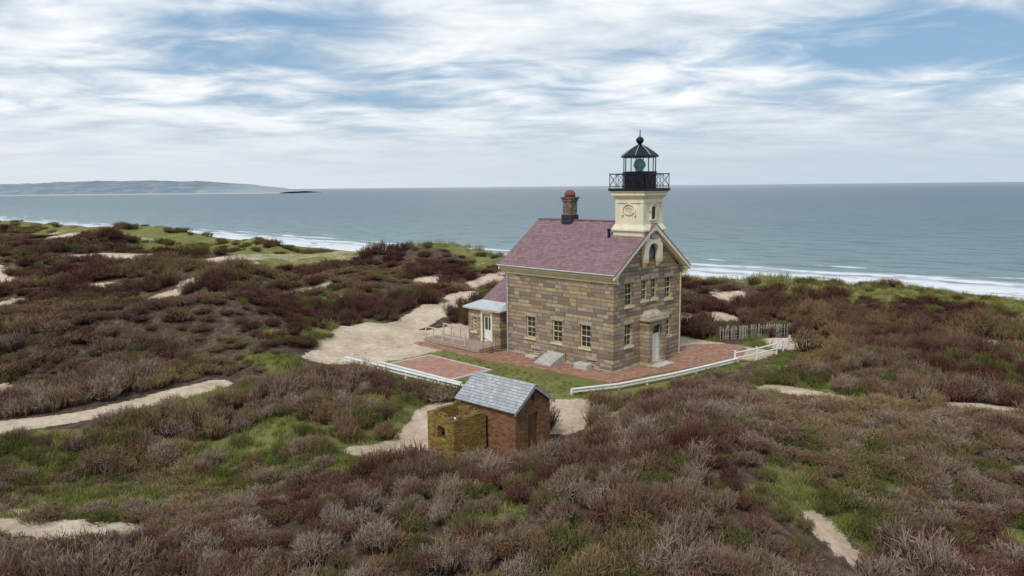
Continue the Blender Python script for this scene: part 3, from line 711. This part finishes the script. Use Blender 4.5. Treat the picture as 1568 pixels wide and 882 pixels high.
def shrub(name,mat,nst=150,rad=.85,hgt=.8,leaf=0,sub=4,spread=1.,wk=1.):
    Q=[];T=[]
    lob=[(rng.uniform(-.35,.35)*rad,rng.uniform(-.35,.35)*rad,rng.uniform(.7,1.15)) for _ in range(4)]
    for i in range(nst):
        lx,ly,lh=lob[i%4]; a=rng.uniform(0,2*math.pi); r=math.sqrt(rng.uniform(0,1))
        tx,ty_=lx+math.cos(a)*r*rad*.75, ly+math.sin(a)*r*rad*.75
        tz=hgt*lh*math.sqrt(max(0.05,1-(r*.85)**2))*rng.uniform(.75,1.15)
        p=np.array([lx*.5+math.cos(a)*r*.25,ly*.5+math.sin(a)*r*.25,-.15]); q=np.array([tx,ty_,tz])
        mid_=p+(q-p)*.55+np.array([math.cos(a)*.05,math.sin(a)*.05,.0])+rng.normal(size=3)*.05
        twig(Q,T,p,mid_,.014*wk,.011*wk,0,.4); twig(Q,T,mid_,q,.011*wk,.006*wk,.4,.9)
        for s in range(sub):
            st=mid_+(q-mid_)*rng.uniform(.1,.95); dr=np.array([math.cos(a)*.3,math.sin(a)*.3,.9])+rng.normal(size=3)*.55
            dr/=np.linalg.norm(dr); en=st+dr*rng.uniform(.12,.3)*spread; twig(Q,T,st,en,.009*wk,.005*wk,.6,1.)
            if leaf:
                for l in range(leaf):
                    c=st+(en-st)*rng.uniform(.3,1.05)+rng.normal(size=3)*.02; u=rng.normal(size=3); u/=np.linalg.norm(u); v=np.cross(u,rng.normal(size=3)); v/=np.linalg.norm(v)
                    Q+= [c-u*.022,c+v*.012,c+u*.022,c-v*.012]; T+=[1.5]*4
    return plant_mesh(name,Q,T,mat)
def tuft(name,mat,nb=70,rad=.4,hgt=.3,w=.011):
    Q=[];T=[]
    for i in range(nb):
        a=rng.uniform(0,2*math.pi); r=math.sqrt(rng.uniform())*rad; p=np.array([math.cos(a)*r,math.sin(a)*r,-.04])
        b_=rng.uniform(0,2*math.pi); ln=rng.uniform(.6,1.2)*hgt; lean=rng.uniform(.1,.7)*ln
        m_=p+np.array([math.cos(b_)*lean*.35,math.sin(b_)*lean*.35,ln*.6]); e_=p+np.array([math.cos(b_)*lean,math.sin(b_)*lean,ln])
        twig(Q,T,p,m_,w,w*.8,0,.5); twig(Q,T,m_,e_,w*.8,w*.2,.5,1)
    return plant_mesh(name,Q,T,mat)
def twigmat(name,kind):
    m,nt,p=newmat(name)
    pos=N(nt,'ShaderNodeNewGeometry').outputs['Position']; oi=N(nt,'ShaderNodeObjectInfo').outputs['Random']
    a=N(nt,'ShaderNodeAttribute'); a.attribute_name='tip'; tip=a.outputs['Fac']
    big=noise(nt,pos,.075,3,.6); mid=noise(nt,pos,.5,2,.6)
    if kind=='twig':
        t=M(nt,'ADD',M(nt,'MULTIPLY',M(nt,'SUBTRACT',big,.5),1.8),M(nt,'ADD',.31,M(nt,'MULTIPLY',oi,.36)))
        c=ramp(nt,t,[(.15,(.125,.047,.041)),(.36,(.21,.115,.087)),(.5,(.37,.285,.22)),(.62,(.235,.135,.085)),(.8,(.35,.255,.13))])
        s=N(nt,'ShaderNodeSeparateXYZ'); L(nt,pos,s.inputs[0])
        c=mix(nt,smooth(nt,s.outputs[1],42.,64.,0,.85),c,mix(nt,smooth(nt,big,.48,.62),(.105,.040,.038),(.27,.175,.095)))
        c=mix(nt,smooth(nt,mid,.53,.67,0,.3),c,(.19,.155,.06))
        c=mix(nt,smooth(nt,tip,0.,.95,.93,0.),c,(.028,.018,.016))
        c=mix(nt,smooth(nt,tip,1.2,1.4),c,(.16,.155,.055))
    elif kind=='green':
        c=ramp(nt,M(nt,'ADD',M(nt,'MULTIPLY',mid,.6),M(nt,'MULTIPLY',oi,.35)),[(.3,(.11,.11,.035)),(.5,(.165,.145,.06)),(.7,(.24,.17,.095))])
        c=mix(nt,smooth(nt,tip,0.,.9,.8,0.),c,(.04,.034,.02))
        c=mix(nt,smooth(nt,tip,1.2,1.4),c,(.13,.15,.04))
    else:
        c=ramp(nt,M(nt,'ADD',M(nt,'MULTIPLY',mid,.6),M(nt,'MULTIPLY',oi,.35)),[(.3,(.135,.175,.032)),(.5,(.22,.225,.065)),(.7,(.41,.32,.155))])
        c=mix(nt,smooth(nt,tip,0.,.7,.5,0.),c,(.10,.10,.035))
    L(nt,c,p.inputs['Base Color']); p.inputs['Roughness'].default_value=.9; p.inputs['Specular IOR Level'].default_value=.0
    return m
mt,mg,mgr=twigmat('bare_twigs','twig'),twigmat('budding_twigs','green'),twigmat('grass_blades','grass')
def scatter(name,objs,pts,scl,idx,zs):
    col=bpy.data.collections.new(name+'_kinds')
    for o in objs: col.objects.link(o)
    me=bpy.data.meshes.new(name); P=np.concatenate([pts,height(pts[:,0],pts[:,1])[:,None]],1).astype(np.float32)
    me.vertices.add(len(P)); me.vertices.foreach_set('co',P.ravel())
    rot=np.stack([rng.normal(0,.08,len(P)),rng.normal(0,.08,len(P)),rng.uniform(0,6.28,len(P))],1).astype(np.float32)
    sv=np.stack([scl,scl,scl*zs],1).astype(np.float32)
    a=me.attributes.new('rot','FLOAT_VECTOR','POINT'); a.data.foreach_set('vector',rot.ravel())
    a=me.attributes.new('scl','FLOAT_VECTOR','POINT'); a.data.foreach_set('vector',sv.ravel())
    a=me.attributes.new('kind','INT','POINT'); a.data.foreach_set('value',idx.astype(np.int32))
    o=bpy.data.objects.new(name,me); sc.collection.objects.link(o)
    ng=bpy.data.node_groups.new(name,'GeometryNodeTree')
    ng.interface.new_socket('Geometry',in_out='INPUT',socket_type='NodeSocketGeometry'); ng.interface.new_socket('Geometry',in_out='OUTPUT',socket_type='NodeSocketGeometry')
    gi=ng.nodes.new('NodeGroupInput');go=ng.nodes.new('NodeGroupOutput')
    ci=ng.nodes.new('GeometryNodeCollectionInfo'); ci.inputs['Collection'].default_value=col; ci.inputs['Separate Children'].default_value=True; ci.inputs['Reset Children'].default_value=True
    ip=ng.nodes.new('GeometryNodeInstanceOnPoints'); ip.inputs['Pick Instance'].default_value=True
    def na(nm,t):
        x=ng.nodes.new('GeometryNodeInputNamedAttribute'); x.data_type=t; x.inputs['Name'].default_value=nm; return x.outputs['Attribute']
    ng.links.new(gi.outputs[0],ip.inputs['Points']); ng.links.new(ci.outputs[0],ip.inputs['Instance'])
    ng.links.new(na('kind','INT'),ip.inputs['Instance Index']); ng.links.new(na('rot','FLOAT_VECTOR'),ip.inputs['Rotation']); ng.links.new(na('scl','FLOAT_VECTOR'),ip.inputs['Scale'])
    ng.links.new(ip.outputs[0],go.inputs[0])
    md=o.modifiers.new('scatter','NODES'); md.node_group=ng
    return o
def jgrid(x0,x1,y0,y1,s):
    gx=np.arange(x0,x1,s);gy=np.arange(y0,y1,s); a,b_=np.meshgrid(gx,gy); p=np.stack([a.ravel(),b_.ravel()],1); return p+rng.uniform(-.5,.5,p.shape)*s
def inside_build(x,y):
    lx,ly=local(x,y); m1=(lx>-11.5)&(lx<13.8)&(ly>-5.2)&(ly<19)&((lx+10.6)+(ly+4.9)>6.5)
    def inr(ox,oy,a,x0,x1,y0,y1):
        c,s=math.cos(R(a)),math.sin(R(a)); dx=x-ox;dy=y-oy; u=dx*c+dy*s; v=-dx*s+dy*c; return (u>x0)&(u<x1)&(v>y0)&(v<y1)
    return m1|inr(.1,35.2,48,-1.6,3.5,-1.6,4.5)|inr(-2.95,35.,39,-1.2,2.6,-1.6,2.9)
def view(p,m_=6):
    return (np.abs(p[:,0])<p[:,1]*.82+m_)
bands=[(-26,26,16,34,.66,.86),(-42,42,34,52,.80,.95),(-66,66,52,78,1.12,1.15),(-115,100,78,125,1.7,1.55),(-200,100,125,200,2.7,2.3),(-330,20,200,330,4.6,3.2)]
PT=[];SC=[];ID=[];ZS=[]
for (x0,x1,y0,y1,s,sc_) in bands:
    p=jgrid(x0,x1,y0,y1,s); p=p[view(p)&~inside_build(p[:,0],p[:,1])]
    for pts,wd in CLEAR: p=p[capsule(p[:,0],p[:,1],pts,wd)>1]
    sd,g,ym=cover(p[:,0],p[:,1])
    rr=np.hypot(p[:,0],p[:,1]); k=1+np.where(rr<80,1.5,4.5)/rr; sd2,_,_=cover(p[:,0]*k,p[:,1]*k)
    clump=fbm(p[:,0],p[:,1],4.5,3,61); c2=fbm(p[:,0],p[:,1],14,3,62)
    pr=(1-sst(np.maximum(sd,sd2*.85),.10,.4))*(1-.96*sst(g,.22,.75)*sst(1.05-clump,.33,.55))*(1-ym)*(.7+.3*sst(clump,.32,.42))
    keep=(rng.uniform(size=len(p))<pr)&(shore(p[:,0],p[:,1])<-56)&(capsule(p[:,0],p[:,1],ROAD,1.)>1.9)
    p=p[keep]; g=g[keep]; clump=clump[keep]; c2=c2[keep]
    sz=sc_*rng.uniform(.6,1.25,len(p))*(.45+1.15*clump)*(1-.35*g)
    zs=.65+.65*sst(c2,.4,.6); zs=zs*np.where(p[:,1]>78,.66,1)
    kind=np.where(rng.uniform(size=len(p))<np.clip(.04+g*.8+.3*sst(fbm(p[:,0],p[:,1],12,3,71),.57,.70),0,.85),4+rng.integers(0,2,len(p)),rng.integers(0,4,len(p)))
    PT.append(p);SC.append(sz);ID.append(kind);ZS.append(zs)
PT=np.concatenate(PT);SC=np.concatenate(SC);ID=np.concatenate(ID);ZS=np.concatenate(ZS)
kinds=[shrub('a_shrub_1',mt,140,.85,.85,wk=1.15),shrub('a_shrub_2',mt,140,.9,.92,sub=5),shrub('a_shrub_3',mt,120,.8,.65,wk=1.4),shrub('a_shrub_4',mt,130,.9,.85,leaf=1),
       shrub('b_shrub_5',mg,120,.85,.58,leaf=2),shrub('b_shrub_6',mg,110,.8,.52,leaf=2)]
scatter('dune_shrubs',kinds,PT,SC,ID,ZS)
PT=[];SC=[];ID=[]
for (x0,x1,y0,y1,s,sc_) in [(-26,26,18,36,.36,.82),(-40,40,36,56,.50,.95),(-55,60,56,84,.9,1.3),(-110,95,84,125,1.7,2.1)]:
    p=jgrid(x0,x1,y0,y1,s); p=p[view(p)]; lx,ly=local(p[:,0],p[:,1])
    hard=((lx>-3.8)&(lx<14.2)&(ly>-4.4)&(ly<19.2))|((lx>-9.6)&(lx<-5.0)&(ly>6.6)&(ly<14.))|((lx>-11)&(ly>13)&(ly<19)&(lx<3)); lawn=(lx>-11)&(lx<13)&(ly>-5)&(ly<19)
    sd,g,ym=cover(p[:,0],p[:,1])
    for pts,wd in CLEAR: g=np.maximum(g,.5*(capsule(p[:,0],p[:,1],pts,wd)<1))
    pr=(1-sst(sd,.15,.6))*np.clip(.03+1.05*g,0,1)*.85
    keep=(rng.uniform(size=len(p))<pr)&~hard&(shore(p[:,0],p[:,1])<-40)&(capsule(p[:,0],p[:,1],ROAD,1.)>1.2)&(ell(p[:,0],p[:,1],-1,36.8,3.4,2.2,0)>1); p=p[keep]; lawn=lawn[keep]
    PT.append(p);SC.append(sc_*rng.uniform(.6,1.3,len(p))*np.where(lawn,.4,1)); ID.append(rng.integers(0,3,len(p)))
PT=np.concatenate(PT);SC=np.concatenate(SC);ID=np.concatenate(ID)
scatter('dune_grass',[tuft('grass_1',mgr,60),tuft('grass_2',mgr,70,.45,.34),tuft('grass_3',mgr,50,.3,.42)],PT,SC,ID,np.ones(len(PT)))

# ================================================================== SKY
SUN_EL,SUN_AZ=50,208
w=bpy.data.worlds.new('World'); sc.world=w; w.use_nodes=True; nt=w.node_tree; bg=nt.nodes['Background']
sky=N(nt,'ShaderNodeTexSky',sky_type='NISHITA'); sky.sun_disc=False; sky.sun_elevation=R(SUN_EL); sky.sun_rotation=R(SUN_AZ); sky.altitude=0; sky.air_density=1; sky.dust_density=1.; sky.ozone_density=1.5
tc=N(nt,'ShaderNodeTexCoord').outputs['Generated']; s=N(nt,'ShaderNodeSeparateXYZ'); L(nt,tc,s.inputs[0])
X,Y,Z=s.outputs; zc=M(nt,'MAXIMUM',Z,0.); zz=M(nt,'ADD',zc,.11)
cv=N(nt,'ShaderNodeCombineXYZ'); L(nt,M(nt,'DIVIDE',X,zz),cv.inputs[0]); L(nt,M(nt,'DIVIDE',Y,zz),cv.inputs[1])
mp=N(nt,'ShaderNodeMapping'); L(nt,cv.outputs[0],mp.inputs[0]); mp.inputs['Rotation'].default_value=(0,0,R(14)); mp.inputs['Scale'].default_value=(.9,1.15,1); mp.inputs['Location'].default_value=(3.1,1.7,0)
P_=mp.outputs[0]
a1=noise(nt,P_,.6,2,.5,.3); a2=noise(nt,P_,2.0,6,.56,.5); a3=noise(nt,P_,1.2,4,.6,.6)
dens=M(nt,'ADD',M(nt,'MULTIPLY',a1,.75),M(nt,'MULTIPLY',a2,.65))
dens=M(nt,'ADD',dens,smooth(nt,zc,.15,.05,0.,.12)); dens=M(nt,'SUBTRACT',dens,M(nt,'MULTIPLY',X,.03))
cov=smooth(nt,dens,.52,.80)
cloud=ramp(nt,M(nt,'ADD',M(nt,'MULTIPLY',a3,.6),M(nt,'MULTIPLY',a2,.4)),[(.38,(4.7,5.6,6.7)),(.49,(6.9,7.6,8.3)),(.6,(9.3,9.5,9.7))])
blue=mix(nt,.35,(2.4,4.2,6.4),sky.outputs[0])
c=mix(nt,cov,blue,cloud)
hz=mix(nt,smooth(nt,X,-.5,.5),(6.9,7.4,7.9),(5.3,6.25,7.2))
c=mix(nt,smooth(nt,zc,.115,.02,0.,.95),c,hz)
L(nt,c,bg.inputs[0]); bg.inputs[1].default_value=.106

sd=bpy.data.lights.new('sun','SUN'); sd.energy=2.1; sd.angle=R(11); sd.color=(1.,.96,.89)
so=bpy.data.objects.new('sun',sd); sc.collection.objects.link(so)
az=R(SUN_AZ); dv=Vector((math.sin(az)*math.cos(R(SUN_EL)),math.cos(az)*math.cos(R(SUN_EL)),math.sin(R(SUN_EL))))
so.rotation_euler=dv.to_track_quat('Z','Y').to_euler(); so.location=(0,0,60)

# ================================================================== CAMERA
cd=bpy.data.cameras.new('camera'); cd.sensor_width=36; cd.lens=1130/1568*36; cd.clip_end=100000; cd.clip_start=.5
co=bpy.data.objects.new('camera',cd); sc.collection.objects.link(co)
co.matrix_world=Matrix.Translation((0,0,13))@Matrix.Rotation(R(90-7.82),4,'X')@Matrix.Rotation(R(-.56),4,'Z')
sc.camera=co
sc.view_settings.view_transform='Standard'; sc.view_settings.look='None'; sc.view_settings.exposure=0; sc.view_settings.gamma=1
